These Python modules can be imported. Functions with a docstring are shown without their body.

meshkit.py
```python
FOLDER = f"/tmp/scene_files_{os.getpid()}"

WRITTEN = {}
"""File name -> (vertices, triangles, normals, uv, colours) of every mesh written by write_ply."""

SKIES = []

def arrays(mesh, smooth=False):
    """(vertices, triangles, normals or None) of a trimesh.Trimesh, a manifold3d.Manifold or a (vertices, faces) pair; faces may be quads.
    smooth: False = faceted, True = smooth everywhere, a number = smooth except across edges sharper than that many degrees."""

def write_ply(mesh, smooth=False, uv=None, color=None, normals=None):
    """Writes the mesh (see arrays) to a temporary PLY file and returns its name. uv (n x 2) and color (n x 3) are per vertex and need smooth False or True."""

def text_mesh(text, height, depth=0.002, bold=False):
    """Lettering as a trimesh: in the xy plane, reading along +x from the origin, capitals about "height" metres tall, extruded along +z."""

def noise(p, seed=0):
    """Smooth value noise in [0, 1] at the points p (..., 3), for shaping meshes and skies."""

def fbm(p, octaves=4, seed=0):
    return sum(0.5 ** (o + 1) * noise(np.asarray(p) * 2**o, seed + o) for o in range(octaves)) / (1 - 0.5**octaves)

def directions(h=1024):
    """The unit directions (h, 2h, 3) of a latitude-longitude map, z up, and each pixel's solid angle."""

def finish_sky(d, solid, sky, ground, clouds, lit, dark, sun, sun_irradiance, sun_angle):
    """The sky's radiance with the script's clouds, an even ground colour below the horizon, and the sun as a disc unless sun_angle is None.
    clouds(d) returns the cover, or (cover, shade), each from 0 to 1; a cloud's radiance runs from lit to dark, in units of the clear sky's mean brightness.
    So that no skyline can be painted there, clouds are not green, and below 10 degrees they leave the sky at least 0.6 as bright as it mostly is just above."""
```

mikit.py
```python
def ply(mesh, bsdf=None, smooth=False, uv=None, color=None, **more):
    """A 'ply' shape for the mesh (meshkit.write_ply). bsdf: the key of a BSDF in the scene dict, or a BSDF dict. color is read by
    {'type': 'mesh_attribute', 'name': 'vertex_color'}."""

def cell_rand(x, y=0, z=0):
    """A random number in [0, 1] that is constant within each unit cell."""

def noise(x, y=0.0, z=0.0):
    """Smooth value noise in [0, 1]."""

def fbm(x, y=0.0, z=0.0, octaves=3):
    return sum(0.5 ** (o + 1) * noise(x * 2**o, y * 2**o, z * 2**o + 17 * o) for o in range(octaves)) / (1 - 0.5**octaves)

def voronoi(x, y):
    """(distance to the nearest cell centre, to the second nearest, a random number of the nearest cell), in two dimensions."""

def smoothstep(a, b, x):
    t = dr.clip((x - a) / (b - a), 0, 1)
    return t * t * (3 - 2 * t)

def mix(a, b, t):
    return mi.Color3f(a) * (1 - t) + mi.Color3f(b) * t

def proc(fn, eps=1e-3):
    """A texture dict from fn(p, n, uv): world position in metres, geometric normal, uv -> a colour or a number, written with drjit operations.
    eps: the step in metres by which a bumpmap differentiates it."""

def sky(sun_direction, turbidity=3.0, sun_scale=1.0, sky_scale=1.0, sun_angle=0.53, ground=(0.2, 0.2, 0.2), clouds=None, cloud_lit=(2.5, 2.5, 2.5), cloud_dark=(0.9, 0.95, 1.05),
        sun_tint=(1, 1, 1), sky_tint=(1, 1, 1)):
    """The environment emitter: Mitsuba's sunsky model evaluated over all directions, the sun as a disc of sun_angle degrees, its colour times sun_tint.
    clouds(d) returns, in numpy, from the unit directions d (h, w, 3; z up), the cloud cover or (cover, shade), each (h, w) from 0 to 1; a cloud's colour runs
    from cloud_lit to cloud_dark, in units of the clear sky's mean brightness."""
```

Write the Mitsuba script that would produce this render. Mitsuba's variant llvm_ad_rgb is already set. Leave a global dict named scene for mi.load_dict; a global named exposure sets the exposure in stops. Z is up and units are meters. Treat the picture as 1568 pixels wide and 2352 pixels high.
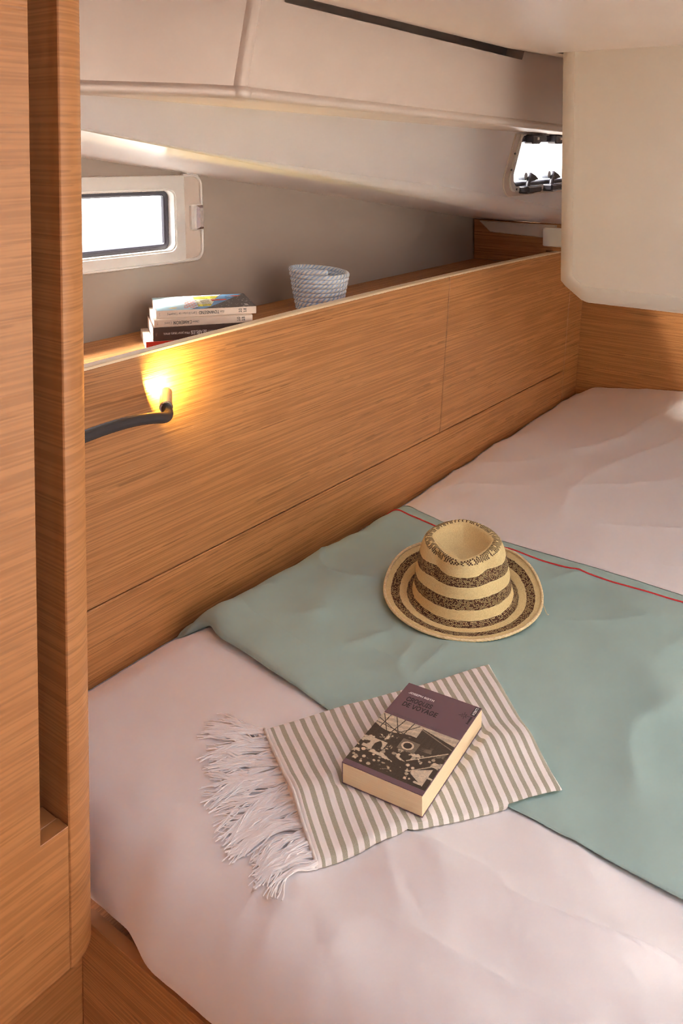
import math
import numpy as np, trimesh, mitsuba as mi, drjit as dr
import mikit, meshkit
from mikit import noise, fbm, smoothstep, mix
from shapely.geometry import Polygon, box as sbox
from shapely import affinity
T = mi.ScalarTransform4f
scene, labels = {}, {}

# ------------------------------------------------------------------ camera, sky, exposure
FOC, AZ, PITCH = 2022.0, math.radians(37.53), math.radians(2.5)      # focal length in pixels of a 1568-wide frame
EYE = np.array([0, 0, 1.47])
_f = np.array([math.cos(AZ) * math.cos(PITCH), math.sin(AZ) * math.cos(PITCH), -math.sin(PITCH)])
PPY = 321.0 + FOC * math.tan(PITCH)                                  # row of the optical axis (shifted lens)
scene['camera'] = {'type': 'perspective', 'fov': 2 * math.degrees(math.atan(784 / FOC)), 'fov_axis': 'x', 'near_clip': 0.02, 'far_clip': 500.0,
                   'principal_point_offset_x': 0.0, 'principal_point_offset_y': (1176 - PPY) / 2352,
                   'to_world': T().look_at(origin=EYE.tolist(), target=(EYE + _f).tolist(), up=[0, 0, 1])}
SUN = (-0.28, 0.55, 0.84)
scene['sky'] = mikit.sky(SUN, turbidity=4.0, sun_scale=8.0, sky_scale=4.0, sun_angle=16.0, sun_tint=(0.9, 1.0, 1.15), ground=(0.45, 0.45, 0.45), sky_tint=(0.95, 1.0, 1.12),
                         clouds=lambda d: 0.75, cloud_lit=(1.22, 1.3, 1.47), cloud_dark=(1.0, 1.0, 1.0))
exposure = 1.76

# ------------------------------------------------------------------ helpers
def numbered(key):
    if key not in scene: return key
    k = 1
    while f'{key}_{k:03d}' in scene: k += 1
    return f'{key}_{k:03d}'

def obj(key, mesh, bsdf, smooth=False, uv=None, color=None, **more):
    key = numbered(key)
    scene[key] = mikit.ply(mesh, bsdf, smooth=smooth, uv=uv, color=color, **more)
    return key

def tag(key, label, cat=None, group=None, kind=None):
    d = {'label': label}
    if cat: d['category'] = cat
    if group: d['group'] = group
    if kind: d['kind'] = kind
    labels[key] = d

def grid(P, close_u=False, close_v=False):
    P = np.asarray(P, float); nu, nv = P.shape[:2]
    iu = np.arange(nu if close_u else nu - 1); iv = np.arange(nv if close_v else nv - 1)
    a, b = np.meshgrid(iu, iv, indexing='ij'); a2, b2 = (a + 1) % nu, (b + 1) % nv
    q = np.stack([a * nv + b, a2 * nv + b, a2 * nv + b2, a * nv + b2], -1).reshape(-1, 4)
    return trimesh.Trimesh(P.reshape(-1, 3), np.vstack([q[:, [0, 1, 2]], q[:, [0, 2, 3]]]), process=False)

def sweep(path, radius, sides=12, cap=True, lobes=None):
    """Tube along a path; radius a number or per point; lobes(s, angle) scales it."""
    p = np.asarray(path, float); n = len(p)
    t = np.gradient(p, axis=0); t /= np.linalg.norm(t, axis=1, keepdims=True) + 1e-12
    up = np.array([0, 0, 1.0]) if abs(t[0][2]) < 0.9 else np.array([1.0, 0, 0])
    a = np.empty_like(p); a0 = np.cross(t[0], up); a0 /= np.linalg.norm(a0)
    for i in range(n):
        a0 = a0 - t[i] * (a0 @ t[i]); a0 /= np.linalg.norm(a0); a[i] = a0
    b = np.cross(t, a)
    s = np.concatenate([[0], np.cumsum(np.linalg.norm(np.diff(p, axis=0), axis=1))])
    ang = np.arange(sides) * 2 * math.pi / sides
    r = np.broadcast_to(radius, (n,))[:, None] * np.ones((1, sides))
    if lobes is not None: r = r * lobes(s[:, None], ang[None])
    V = p[:, None] + r[..., None] * (np.cos(ang)[None, :, None] * a[:, None] + np.sin(ang)[None, :, None] * b[:, None])
    m = grid(V, close_v=True)
    if cap:
        v = np.vstack([m.vertices, p[0], p[-1]]); k = len(v)
        j = np.arange(sides); j2 = (j + 1) % sides; e = (n - 1) * sides
        f = np.vstack([m.faces, np.stack([j2 * 0 + k - 2, j2, j], 1)[:, [0, 2, 1]], np.stack([j * 0 + k - 1, e + j, e + j2], 1)[:, [0, 2, 1]]])
        m = trimesh.Trimesh(v, f, process=False)
    m.fix_normals() if len(m.faces) < 4000 else None
    return m

def spline(pts, n=60):
    from scipy.interpolate import CubicSpline
    p = np.asarray(pts, float); d = np.concatenate([[0], np.cumsum(np.linalg.norm(np.diff(p, axis=0), axis=1))])
    return CubicSpline(d, p)(np.linspace(0, d[-1], n))

def rbox(lo, hi, c=0.002):
    """Box with chamfered edges."""
    import manifold3d as m3
    lo, hi = np.array(lo, float), np.array(hi, float); pts = []
    for k in range(3):
        l, h = lo + c, hi - c; l[k], h[k] = lo[k], hi[k]
        pts += [[x, y, z] for x in (l[0], h[0]) for y in (l[1], h[1]) for z in (l[2], h[2])]
    return trimesh.Trimesh(*_man(m3.Manifold.hull_points(np.array(pts))), process=False)

def _man(m):
    q = m.to_mesh(); return q.vert_properties[:, :3], q.tri_verts

def hull(pts):
    import manifold3d as m3
    return trimesh.Trimesh(*_man(m3.Manifold.hull_points(np.asarray(pts, float))), process=False)

def prism(poly, depth, chamfer=0.0):
    """Extrude a shapely polygon from z=0 to z=depth, the top edge chamfered."""
    if chamfer <= 0: return trimesh.creation.extrude_polygon(poly, depth, engine='earcut')
    from shapely.geometry.polygon import orient
    poly = orient(poly.simplify(0)); b = orient(poly.buffer(-chamfer, join_style=2))
    a = trimesh.creation.extrude_polygon(poly, depth - chamfer, engine='earcut')
    out = [a]
    # bevel ring between poly at depth-chamfer and the inset polygon at depth
    for ro, ri in zip([poly.exterior, *poly.interiors], [b.exterior, *b.interiors]):
        O = np.array(ro.coords)[:-1]; I = np.array(ri.coords)[:-1]
        if len(O) != len(I):
            I = np.array([ri.interpolate(ri.project(__import__('shapely').Point(*q))).coords[0] for q in O])
        else:
            k = int(np.argmin(np.linalg.norm(I - O[0], axis=1))); I = np.roll(I, -k, axis=0)
        out.append(grid(np.stack([np.c_[O, np.full(len(O), depth - chamfer)], np.c_[I, np.full(len(I), depth)]]), close_v=True))
    out.append(_lid(b, depth))
    return trimesh.util.concatenate(out)

def _lid(poly, z):
    v, f = trimesh.creation.triangulate_polygon(poly, engine='earcut')
    m = trimesh.Trimesh(np.c_[v, np.full(len(v), z)], f, process=False)
    if len(m.faces) and m.face_normals[0][2] < 0: m.invert()
    return m

def frame(mesh, o, ex, ey, ez):
    M = np.eye(4); M[:3, 0], M[:3, 1], M[:3, 2], M[:3, 3] = ex, ey, ez, o
    m = mesh.copy(); m.apply_transform(M); return m

def rrect(x0, y0, x1, y1, r):
    return sbox(x0 + r, y0 + r, x1 - r, y1 - r).buffer(r, quad_segs=8)

def S3(a): return np.stack(np.broadcast_arrays(*a), -1)
def cat(*m): return trimesh.util.concatenate(list(m))
def sst(a, b, x):
    t = np.clip((x - a) / (b - a), 0, 1); return t * t * (3 - 2 * t)
def nz(x, y, seed=0):
    x, y = np.broadcast_arrays(np.asarray(x, float), np.asarray(y, float))
    return meshkit.noise(np.stack([x, y, x * 0], -1), seed)
def nf(x, y, seed=0, octaves=3):
    x, y = np.broadcast_arrays(np.asarray(x, float), np.asarray(y, float))
    return meshkit.fbm(np.stack([x, y, x * 0], -1), octaves, seed)

def prism_xz(pts, y0, y1):
    m = trimesh.creation.extrude_polygon(Polygon(pts), y1 - y0, engine='earcut')
    out = trimesh.Trimesh(np.c_[m.vertices[:, 0], y0 + m.vertices[:, 2], m.vertices[:, 1]], m.faces, process=False); out.fix_normals(); return out

# ------------------------------------------------------------------ materials
def P(name, color, rough=0.5, spec=0.5, **k):
    c = {'type': 'rgb', 'value': list(color)} if not isinstance(color, dict) else color
    scene[name] = {'type': 'twosided', 'b': {'type': 'principled', 'base_color': c, 'roughness': rough, 'specular': spec, **k}}
    return name

def bump(name, inner, fn, scale, eps=4e-4):
    scene[name] = {'type': 'twosided', 'b': {'type': 'bumpmap', 'arbitrary': mikit.proc(fn, eps), 'scale': scale, 'b': inner}}
    return name

LIGHT, MID, DARK = (0.420, 0.193, 0.071), (0.300, 0.126, 0.043), (0.13, 0.046, 0.015)
def wood(name, al, cr, tone=1.0, fine=1.0, contrast=1.0):
    def streak(p):
        a, c = p[al], p[cr]
        c = c + 0.010 * (noise(a * 1.7, c * 5.0, 2.0) - 0.5)
        return a, c
    def col(p, n, uv):
        a, c = streak(p)
        broad = fbm(a * 1.1, c * 70.0 * fine, 1.0)
        mid = noise(a * 4.0, c * 420.0 * fine, 3.0)
        fin = smoothstep(0.15, 0.85, noise(a * 9.0, c * 760.0 * fine, 9.0))
        pore = smoothstep(0.62, 0.86, noise(a * 9.0, c * 700.0 * fine, 5.0)) * smoothstep(0.25, 0.6, noise(a * 40.0, c * 300.0 * fine, 6.0))
        t = dr.clip(0.02 + 0.30 * broad + 0.30 * mid + 0.42 * fin, 0, 1)
        k = mix(MID, LIGHT, 0.5 + contrast * (smoothstep(0.22, 0.85, t) - 0.5))
        return mix(k, DARK, 0.50 * contrast * pore * smoothstep(0.35, 0.75, broad + 0.2 * mid)) * tone
    def hgt(p, n, uv):
        a, c = streak(p)
        return noise(a * 9.0, c * 620.0 * fine, 9.0) - 0.8 * smoothstep(0.6, 0.9, noise(a * 26.0, c * 760.0 * fine, 5.0))
    return bump(name, {'type': 'principled', 'base_color': mikit.proc(col), 'roughness': 0.42, 'specular': 0.45}, hgt, 0.00022)

wood('veneer_along_x', 0, 2); wood('veneer_along_y', 1, 2); wood('veneer_flat', 0, 1)
wood('veneer_wardrobe', 0, 2, 1.03, 0.75, 0.6)
P('edge_band', mikit.proc(lambda p, n, uv: mix((0.76, 0.60, 0.38), (0.84, 0.70, 0.48), noise(p.x * 30, p.y * 400, p.z * 400))), 0.4)
P('gelcoat', mikit.proc(lambda p, n, uv: mix((0.600, 0.505, 0.448), (0.630, 0.533, 0.475), fbm(p.x * 9, p.y * 9, p.z * 9))), 0.38, 0.5)
P('gelcoat_gloss', mikit.proc(lambda p, n, uv: mix((0.69, 0.645, 0.62), (0.725, 0.68, 0.655), fbm(p.x * 9, p.y * 9, p.z * 9))), 0.22, 0.5)
def leather(p, n, uv): return fbm(p.x * 260, p.y * 260, p.z * 260)
bump('cream_vinyl', {'type': 'principled', 'base_color': {'type': 'rgb', 'value': [0.69, 0.622, 0.54]}, 'roughness': 0.5, 'specular': 0.4}, leather, 0.0004)
bump('liner', {'type': 'principled', 'base_color': {'type': 'rgb', 'value': [0.33, 0.272, 0.232]}, 'roughness': 0.75, 'specular': 0.25}, leather, 0.0003)
P('trim_beige', (0.55, 0.46, 0.40), 0.5)
P('white_plastic', (0.80, 0.78, 0.74), 0.35); P('grey_plastic', (0.58, 0.55, 0.53), 0.4)
P('gasket', (0.035, 0.032, 0.045), 0.35); P('black_plastic', (0.022, 0.02, 0.027), 0.28)
P('pale_plastic', (0.62, 0.68, 0.76), 0.25)
scene['chrome'] = {'type': 'twosided', 'b': {'type': 'roughconductor', 'material': 'Cr', 'alpha': 0.12}}
scene['satin_metal'] = {'type': 'twosided', 'b': {'type': 'roughconductor', 'material': 'Al', 'alpha': 0.3}}
scene['pane_glass'] = {'type': 'thindielectric', 'int_ior': 1.5}
def cloth_bump(p, n, uv):
    return fbm(p.x * 34 + 4 * noise(p.x * 5, p.y * 5), p.y * 13 + 2 * noise(p.x * 7, p.y * 4, 3.0), 0.0) + 0.22 * noise(p.x * 90, p.y * 60)
bump('sheet', {'type': 'principled', 'base_color': {'type': 'rgb', 'value': [0.82, 0.79, 0.785]}, 'roughness': 0.7, 'specular': 0.3, 'sheen': 0.3}, cloth_bump, 0.0030, 2e-3)
def teal(p, n, uv):
    return mix((0.26, 0.375, 0.36), (0.31, 0.425, 0.40), fbm(p.x * 14, p.y * 22, 0.3))
bump('teal_cotton', {'type': 'principled', 'base_color': mikit.proc(teal), 'roughness': 0.6, 'specular': 0.4, 'sheen': 0.4}, cloth_bump, 0.0026, 2e-3)
P('red_piping', (0.52, 0.03, 0.035), 0.6)
P('towel_edge', (0.74, 0.70, 0.66), 0.85, 0.2)
P('fringe_cotton', (0.93, 0.90, 0.88), 0.9, 0.15)

# ------------------------------------------------------------------ setting: ceiling, deck mouldings, walls
def ceil_z(x, y): return 1.668 - 0.03 * (np.minimum(x, 1.9) - 1.9) + 0.018 * sst(0.86, 0.965, y)
HX0, HX1, HY0, HY1 = 0.70, 1.55, -0.62, 0.30       # open deck hatch over the inboard half of the bunk
xs = np.unique(np.concatenate([np.linspace(0.62, 2.75, 40), [HX0, HX1, 1.9]]))
ys = np.unique(np.concatenate([np.linspace(-0.66, 0.84, 12), np.linspace(0.86, 0.962, 10), [HY0, HY1]]))
X, Y = np.meshgrid(xs, ys, indexing='ij')
prof = [(0.962, 0.0), (0.9665, 0.003), (0.968, 0.008), (0.968, 0.04)]
Pc = np.stack([X, Y, ceil_z(X, Y)], -1)
ext = np.stack([S3([xs, np.full_like(xs, yy), ceil_z(xs, 0.962) + dz]) for yy, dz in prof[1:]], 1)
cm = grid(np.concatenate([Pc, ext], 1)); cc = cm.triangles_center
cm.update_faces(~((cc[:, 0] > HX0) & (cc[:, 0] < HX1) & (cc[:, 1] > HY0) & (cc[:, 1] < HY1)) & ~((cc[:, 0] > 1.9) & (cc[:, 1] < 0.84)))
obj('ceiling', cm, 'gelcoat', smooth=40)
tag('ceiling', 'pale headliner of the cabin above the bunk', kind='structure')
m = trimesh.creation.extrude_polygon(sbox(0.60, -0.72, 2.85, 1.14).difference(sbox(HX0, HY0, HX1, HY1)), 0.04, engine='earcut'); m.apply_translation([0, 0, 1.76])
obj('roof', m, 'gelcoat')
m = trimesh.creation.extrude_polygon(sbox(HX0 - 0.02, HY0 - 0.02, HX1 + 0.02, HY1 + 0.02).difference(sbox(HX0, HY0, HX1, HY1)), 0.15, engine='earcut'); m.apply_translation([0, 0, 1.675])
obj('trim_6', m, 'white_plastic'); tag('trim_6', 'white frame of the open deck hatch over the bunk', kind='structure'); tag('roof', 'deck above the headliner', kind='structure')

CY0, CX0 = 0.98, 1.015                       # coaming face, and its forward corner
def zb(x): return 1.553 - 0.035 * (x - CX0)  # lower edge of the coaming
def coam_line(x):                            # plan position of the coaming face
    return np.where(x < 0.80, 1.085, np.where(x < CX0, CY0 + (CX0 - x) / (CX0 - 0.80) * 0.105, CY0))
# face: main panel with the shadow-gap notch on its upper edge
def coam_top(x): return np.where((x > 1.118) & (x < 2.01), 1.700 - 0.0365 * (x - 1.118), ceil_z(x, 0.98) + 0.02)
xs = np.unique(np.concatenate([np.linspace(1.028, 1.1175, 5), [1.1185], np.linspace(1.14, 1.99, 12), [2.0095, 2.035], np.linspace(2.06, 2.75, 8)]))
tops = np.where(np.isclose(xs, 2.035), 1.71, coam_top(xs)); tops = np.where(np.isclose(xs, 2.0095), 1.668, tops)
bev = 0.026
shift = lambda z: 0.24 * (z - 1.555)         # the forward corner leans aft as it rises
rows = []
for k in np.linspace(0, 1, 9):
    z = zb(xs) + (tops - zb(xs)) * k
    rows.append(S3([xs + shift(z) * np.clip(1 - (xs - 1.03) / 0.09, 0, 1), np.full_like(xs, CY0), z]))
face = grid(np.stack(rows, 1))
edge_top = S3([xs, np.full_like(xs, CY0), tops]); back = edge_top.copy(); back[:, 1] += 0.05
face = cat(face, grid(np.stack([edge_top, back], 1)))
obj('trim_1', face, 'gelcoat', smooth=30); tag('trim_1', 'long pale moulded coaming panel under the headliner with a dark shadow gap along its top', kind='structure')
# forward facet, turned away, joined by a rounded arris
d = np.array([-(CX0 - 0.80), 0.105]); d /= np.linalg.norm(d)
A = np.array([CX0, CY0]); nb = np.array([0.25, -0.97])
corner = [A + [0.013, 0], A + [0.010, -0.0035], A + [0.006, -0.0048]] + [A + (1 - t) ** 2 * np.array([0.006, 0]) + t * t * d * 0.006 - [0, 0.0048] for t in (0.3, 0.7)] + [A + d * 0.006 - [0, 0.0048], A + d * 0.010 - [0, 0.0035], A + d * 0.0135]
plan = np.array(corner + [A + d * 0.06, A + d * 0.15, [0.80, 1.085], [0.70, 1.10], [0.60, 1.11]])
rows = []
for k in np.linspace(0, 1, 9):
    z = zb(np.clip(plan[:, 0], 0.95, 9)) + (1.80 - 1.555) * k
    rows.append(np.c_[plan[:, 0] + shift(z) * np.clip(1 - (CX0 - plan[:, 0]) / 0.3, 0, 1), plan[:, 1], z])
obj('trim_2', grid(np.stack(rows, 1)), 'gelcoat', smooth=25); tag('trim_2', 'pale forward facet of the moulding, next to the wooden wardrobe', kind='structure')
# rounded lip under both
lip_plan = np.vstack([plan[::-1], [[x, CY0] for x in np.linspace(1.05, 2.75, 24)]])
lt = np.gradient(lip_plan, axis=0); lt /= np.linalg.norm(lt, axis=1, keepdims=True); ln = np.c_[lt[:, 1], -lt[:, 0]]   # towards the cabin
rows = []
for o, dz in [(0.0, 0.002), (0.003, 0.0), (0.006, -0.003), (0.0075, -0.008), (0.006, -0.0135), (0.002, -0.0175), (-0.006, -0.019), (-0.02, -0.0195)]:
    zz = zb(np.clip(lip_plan[:, 0], 0.95, 9)) + dz
    rows.append(np.c_[lip_plan + ln * o, zz])
obj('trim_3', grid(np.stack(rows, 1)), 'gelcoat', smooth=50); und = Polygon([*[tuple(q) for q in (lip_plan - ln * 0.018)], (2.75, 1.112), (0.58, 1.112)]).buffer(0)
v, f = trimesh.creation.triangulate_polygon(und, engine='earcut')
obj('trim_8', trimesh.Trimesh(np.c_[v, zb(np.clip(v[:, 0], 0.95, 9)) - 0.0185], f, process=False), 'gelcoat'); tag('trim_8', 'narrow underside behind the lip of the coaming moulding', kind='structure')
tag('trim_3', 'rounded lip along the lower edge of the coaming moulding', kind='structure')

obj('wall_deck', prism_xz([(0.60, 1.56), *[(x, zb(x) - 0.012) for x in np.linspace(1.0, 2.76, 12)], (2.76, 1.76), (0.60, 1.76)], 1.112, 1.122), 'gelcoat'); tag('wall_deck', 'moulded structure of the deck behind the coaming panel', kind='structure')

# second moulding below it: upright side, rounded lower edge, underside of the side deck
SY = 1.10
def zc(x): return 1.484 - 0.1585 * (x - 0.80)
def zd(x): return 1.437 - 0.1466 * (x - 1.0)
xs = np.linspace(0.58, 2.76, 60); R2 = 0.004 + 0.044 * sst(0.9, 2.3, xs)
port_outer = Polygon([(2.112, 1.314), (2.66, 1.314), (2.66, 1.55), (2.258, 1.55)]).buffer(-0.04).buffer(0.04, quad_segs=10).intersection(sbox(2, 1.2, 2.7, 1.487))
port_hole = Polygon([(2.174, 1.341), (2.60, 1.341), (2.60, 1.482), (2.251, 1.482)]).buffer(-0.026).buffer(0.026, quad_segs=10)
sidepoly = Polygon([*[(x, zc(x) + r_) for x, r_ in zip(xs, R2)], *[(x, zb(x) - 0.012) for x in xs[::-1]]]).difference(port_hole)
m = trimesh.creation.extrude_polygon(sidepoly, 0.012, engine='earcut')
side = frame(m, [0, SY, 0], [1, 0, 0], [0, 0, 1], [0, -1, 0]); side.vertices[:, 1] += 0.012; side.fix_normals()
rows = []
for t in np.linspace(0, 1, 9):
    a = t * math.pi / 2
    rows.append(S3([xs, SY + R2 * (1 - math.cos(a)), zc(xs) + R2 * (1 - math.sin(a))]))
for t in np.linspace(0.05, 1, 8):
    rows.append(S3([xs, SY + R2 + (1.378 - SY - R2) * t, zc(xs) + (zd(xs) - zc(xs)) * t]))
obj('trim_4', side, 'gelcoat_gloss', smooth=30); tag('trim_4', 'white moulded deck side carrying the opening portlight', kind='structure')
obj('trim_5', grid(np.stack(rows, 1)), 'gelcoat_gloss', smooth=50); tag('trim_5', 'white underside of the side deck above the shelf', kind='structure')

# hull liner behind the shelf, with the window cut out of it
LEAN = 0.05
def hull(x, z, proud=0.0): return np.array([x, 1.36 + LEAN * (z - 1.095) - proud, z])
def hull_mesh(m, proud=0.0):           # a mesh drawn in (x, z, height off the wall) put on the wall
    v = m.vertices.copy(); w = np.c_[v[:, 0], 1.36 + LEAN * (v[:, 1] - 1.095) - proud - v[:, 2], v[:, 1]]
    out = trimesh.Trimesh(w, m.faces, process=False); out.fix_normals(); return out
ROT = -0.017
win_hole = affinity.rotate(rrect(0.72, 1.245, 1.217, 1.371, 0.018), math.degrees(ROT), origin=(1.1, 1.31))
wallp = Polygon([(0.58, 0.0), (2.74, 0.0), (2.74, zd(2.74) + 0.004), (0.58, zd(0.58) + 0.004)]).difference(win_hole)
obj('wall_hull', hull_mesh(_lid(wallp, 0.0)), 'liner'); tag('wall_hull', 'taupe lined hull side behind the shelf', kind='structure')

def panelwood(poly, o, ex, ey, ez, depth, mat, key, ch=0.001):
    m = frame(prism(poly, depth, ch), o, ex, ey, ez); m.fix_normals(); return obj(key, m, mat)

# aft end wall, inboard partition, floor
obj('wall_aft', rbox([2.711, -0.72, 0.0], [2.74, 1.36, 1.18]), 'veneer_along_y'); obj('wall_aft__upper_panel', rbox([2.711, -0.72, 1.181], [2.74, 1.098, 1.755]), 'gelcoat'); tag('wall_aft', 'wood veneer bulkhead at the head of the bunk', kind='structure')
obj('wall_inboard', rbox([0.62, -0.72, 0.0], [2.71, -0.68, 1.76]), 'gelcoat_gloss'); tag('wall_inboard', 'white partition on the inboard side of the bunk', kind='structure')
obj('floor', rbox([-0.95, -2.2, -0.04], [2.74, 1.4, 0.0]), 'veneer_flat'); tag('floor', 'wooden cabin sole', kind='structure')

obj('wall_forward', rbox([-0.74, -1.1, 0.0], [-0.70, 0.824, 1.96]), 'white_plastic'); tag('wall_forward', 'white bulkhead on the far side of the cabin entrance', kind='structure')
m = trimesh.creation.extrude_polygon(sbox(-0.74, -1.1, 0.60, 0.824).difference(sbox(-0.20, -0.75, 0.54, 0.10)), 0.04, engine='earcut'); m.apply_translation([0, 0, 1.96])
obj('ceiling_001', m, 'gelcoat'); tag('ceiling_001', 'white headliner with an open hatch over the cabin entrance', kind='structure')
obj('wall_entrance', rbox([-0.70, -1.14, 0.0], [0.66, -1.10, 1.96]), 'gelcoat_gloss'); tag('wall_entrance', 'white partition beside the cabin entrance', kind='structure')
obj('wall_return', rbox([0.60, -1.10, 0.0], [0.62, -0.69, 1.96]), 'gelcoat_gloss'); tag('wall_return', 'short white return of the partition', kind='structure')
obj('trim_7', rbox([0.60, -0.72, 1.69], [0.62, 0.9, 2.0]), 'gelcoat'); tag('trim_7', 'upstand between the two headliners', kind='structure')

# white moulded cockpit well hanging over the aft part of the bunk
r = 0.042
plan2 = Polygon([(-0.70, 1.11), (0.787, 1.11), (0.8385, 1.15), (0.8385, 1.69), (-0.70, 1.69)])
rings = []
for t in np.linspace(0, 1, 14):
    a = t * math.pi / 2
    rings.append((r * (1 - math.sin(a)), 1.90 + r * (1 - math.cos(a))))
base = Polygon([(-0.675, 1.096), (0.782, 1.096), (0.8395, 1.138), (0.8395, 1.735), (-0.675, 1.735)]).buffer(-0.012).buffer(0.012, quad_segs=4)
prev, parts = None, []
def resample(poly, n=220):
    e = poly.exterior; return np.array([e.interpolate(t, normalized=True).coords[0] for t in np.linspace(0, 1, n, endpoint=False)])
for inset, x in rings:
    q = base.buffer(-inset) if inset > 1e-6 else base
    e = q.exterior; s0 = e.project(__import__('shapely').Point(-0.7, 1.7))
    ring = np.array([e.interpolate((s0 + t * e.length) % e.length).coords[0] for t in np.linspace(0, 1, 260, endpoint=False)])
    parts.append(np.c_[np.full(260, x), ring])
parts.append(np.c_[np.full(260, 2.705), parts[-1][:, 1:]])
body = grid(np.stack(parts), close_v=True)
lid = _lid(Polygon(parts[0][:, 1:]), 0.0); lid = trimesh.Trimesh(np.c_[np.full(len(lid.vertices), rings[0][1]), lid.vertices[:, :2]], lid.faces, process=False)
obj('cockpit_well', trimesh.Trimesh(*(lambda m: (m.vertices, m.faces))(cat(body, lid))), 'cream_vinyl', smooth=30)
tag('cockpit_well', 'cream moulded cockpit well with rounded edges hanging over the head of the bunk', 'moulding')

# ------------------------------------------------------------------ hull window (left)
tag('window_1', 'rectangular hull window in a white frame above the shelf', kind='structure')
rot = lambda p: affinity.rotate(p, math.degrees(ROT), origin=(1.1, 1.31))
tray = rot(rrect(0.66, 1.222, 1.291, 1.400, 0.022)).difference(win_hole)
obj('window_1__surround', hull_mesh(prism(tray, 0.006, 0.0015)), 'trim_beige')
inner = rot(sbox(0.68, 1.224, 1.241, 1.399)).difference(win_hole)
obj('window_1__frame', hull_mesh(prism(inner, 0.011, 0.001)), 'white_plastic')
e = rot(rrect(0.66, 1.223, 1.290, 1.399, 0.022)).exterior
path = np.array([e.interpolate(t, normalized=True).coords[0] for t in np.linspace(0, 1, 241)])
path = path[(path[:, 0] > 1.238) | (path[:, 1] < 1.25)]
k = int(np.argmax(np.linalg.norm(np.diff(path, axis=0), axis=1))) + 1 if np.max(np.linalg.norm(np.diff(path, axis=0), axis=1)) > 0.02 else 0
path = np.roll(path, -k, axis=0)
obj('window_1__bead', hull_mesh(sweep(np.c_[path, np.full(len(path), 0.007)], 0.0038, 10)), 'white_plastic', smooth=60)
reveal = win_hole.buffer(0.0).difference(win_hole.buffer(-0.003))
obj('window_1__reveal', hull_mesh(prism(reveal, 0.030), 0.0 - 0.022), 'white_plastic')
gask = win_hole.buffer(-0.0005).difference(win_hole.buffer(-0.013))
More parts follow.
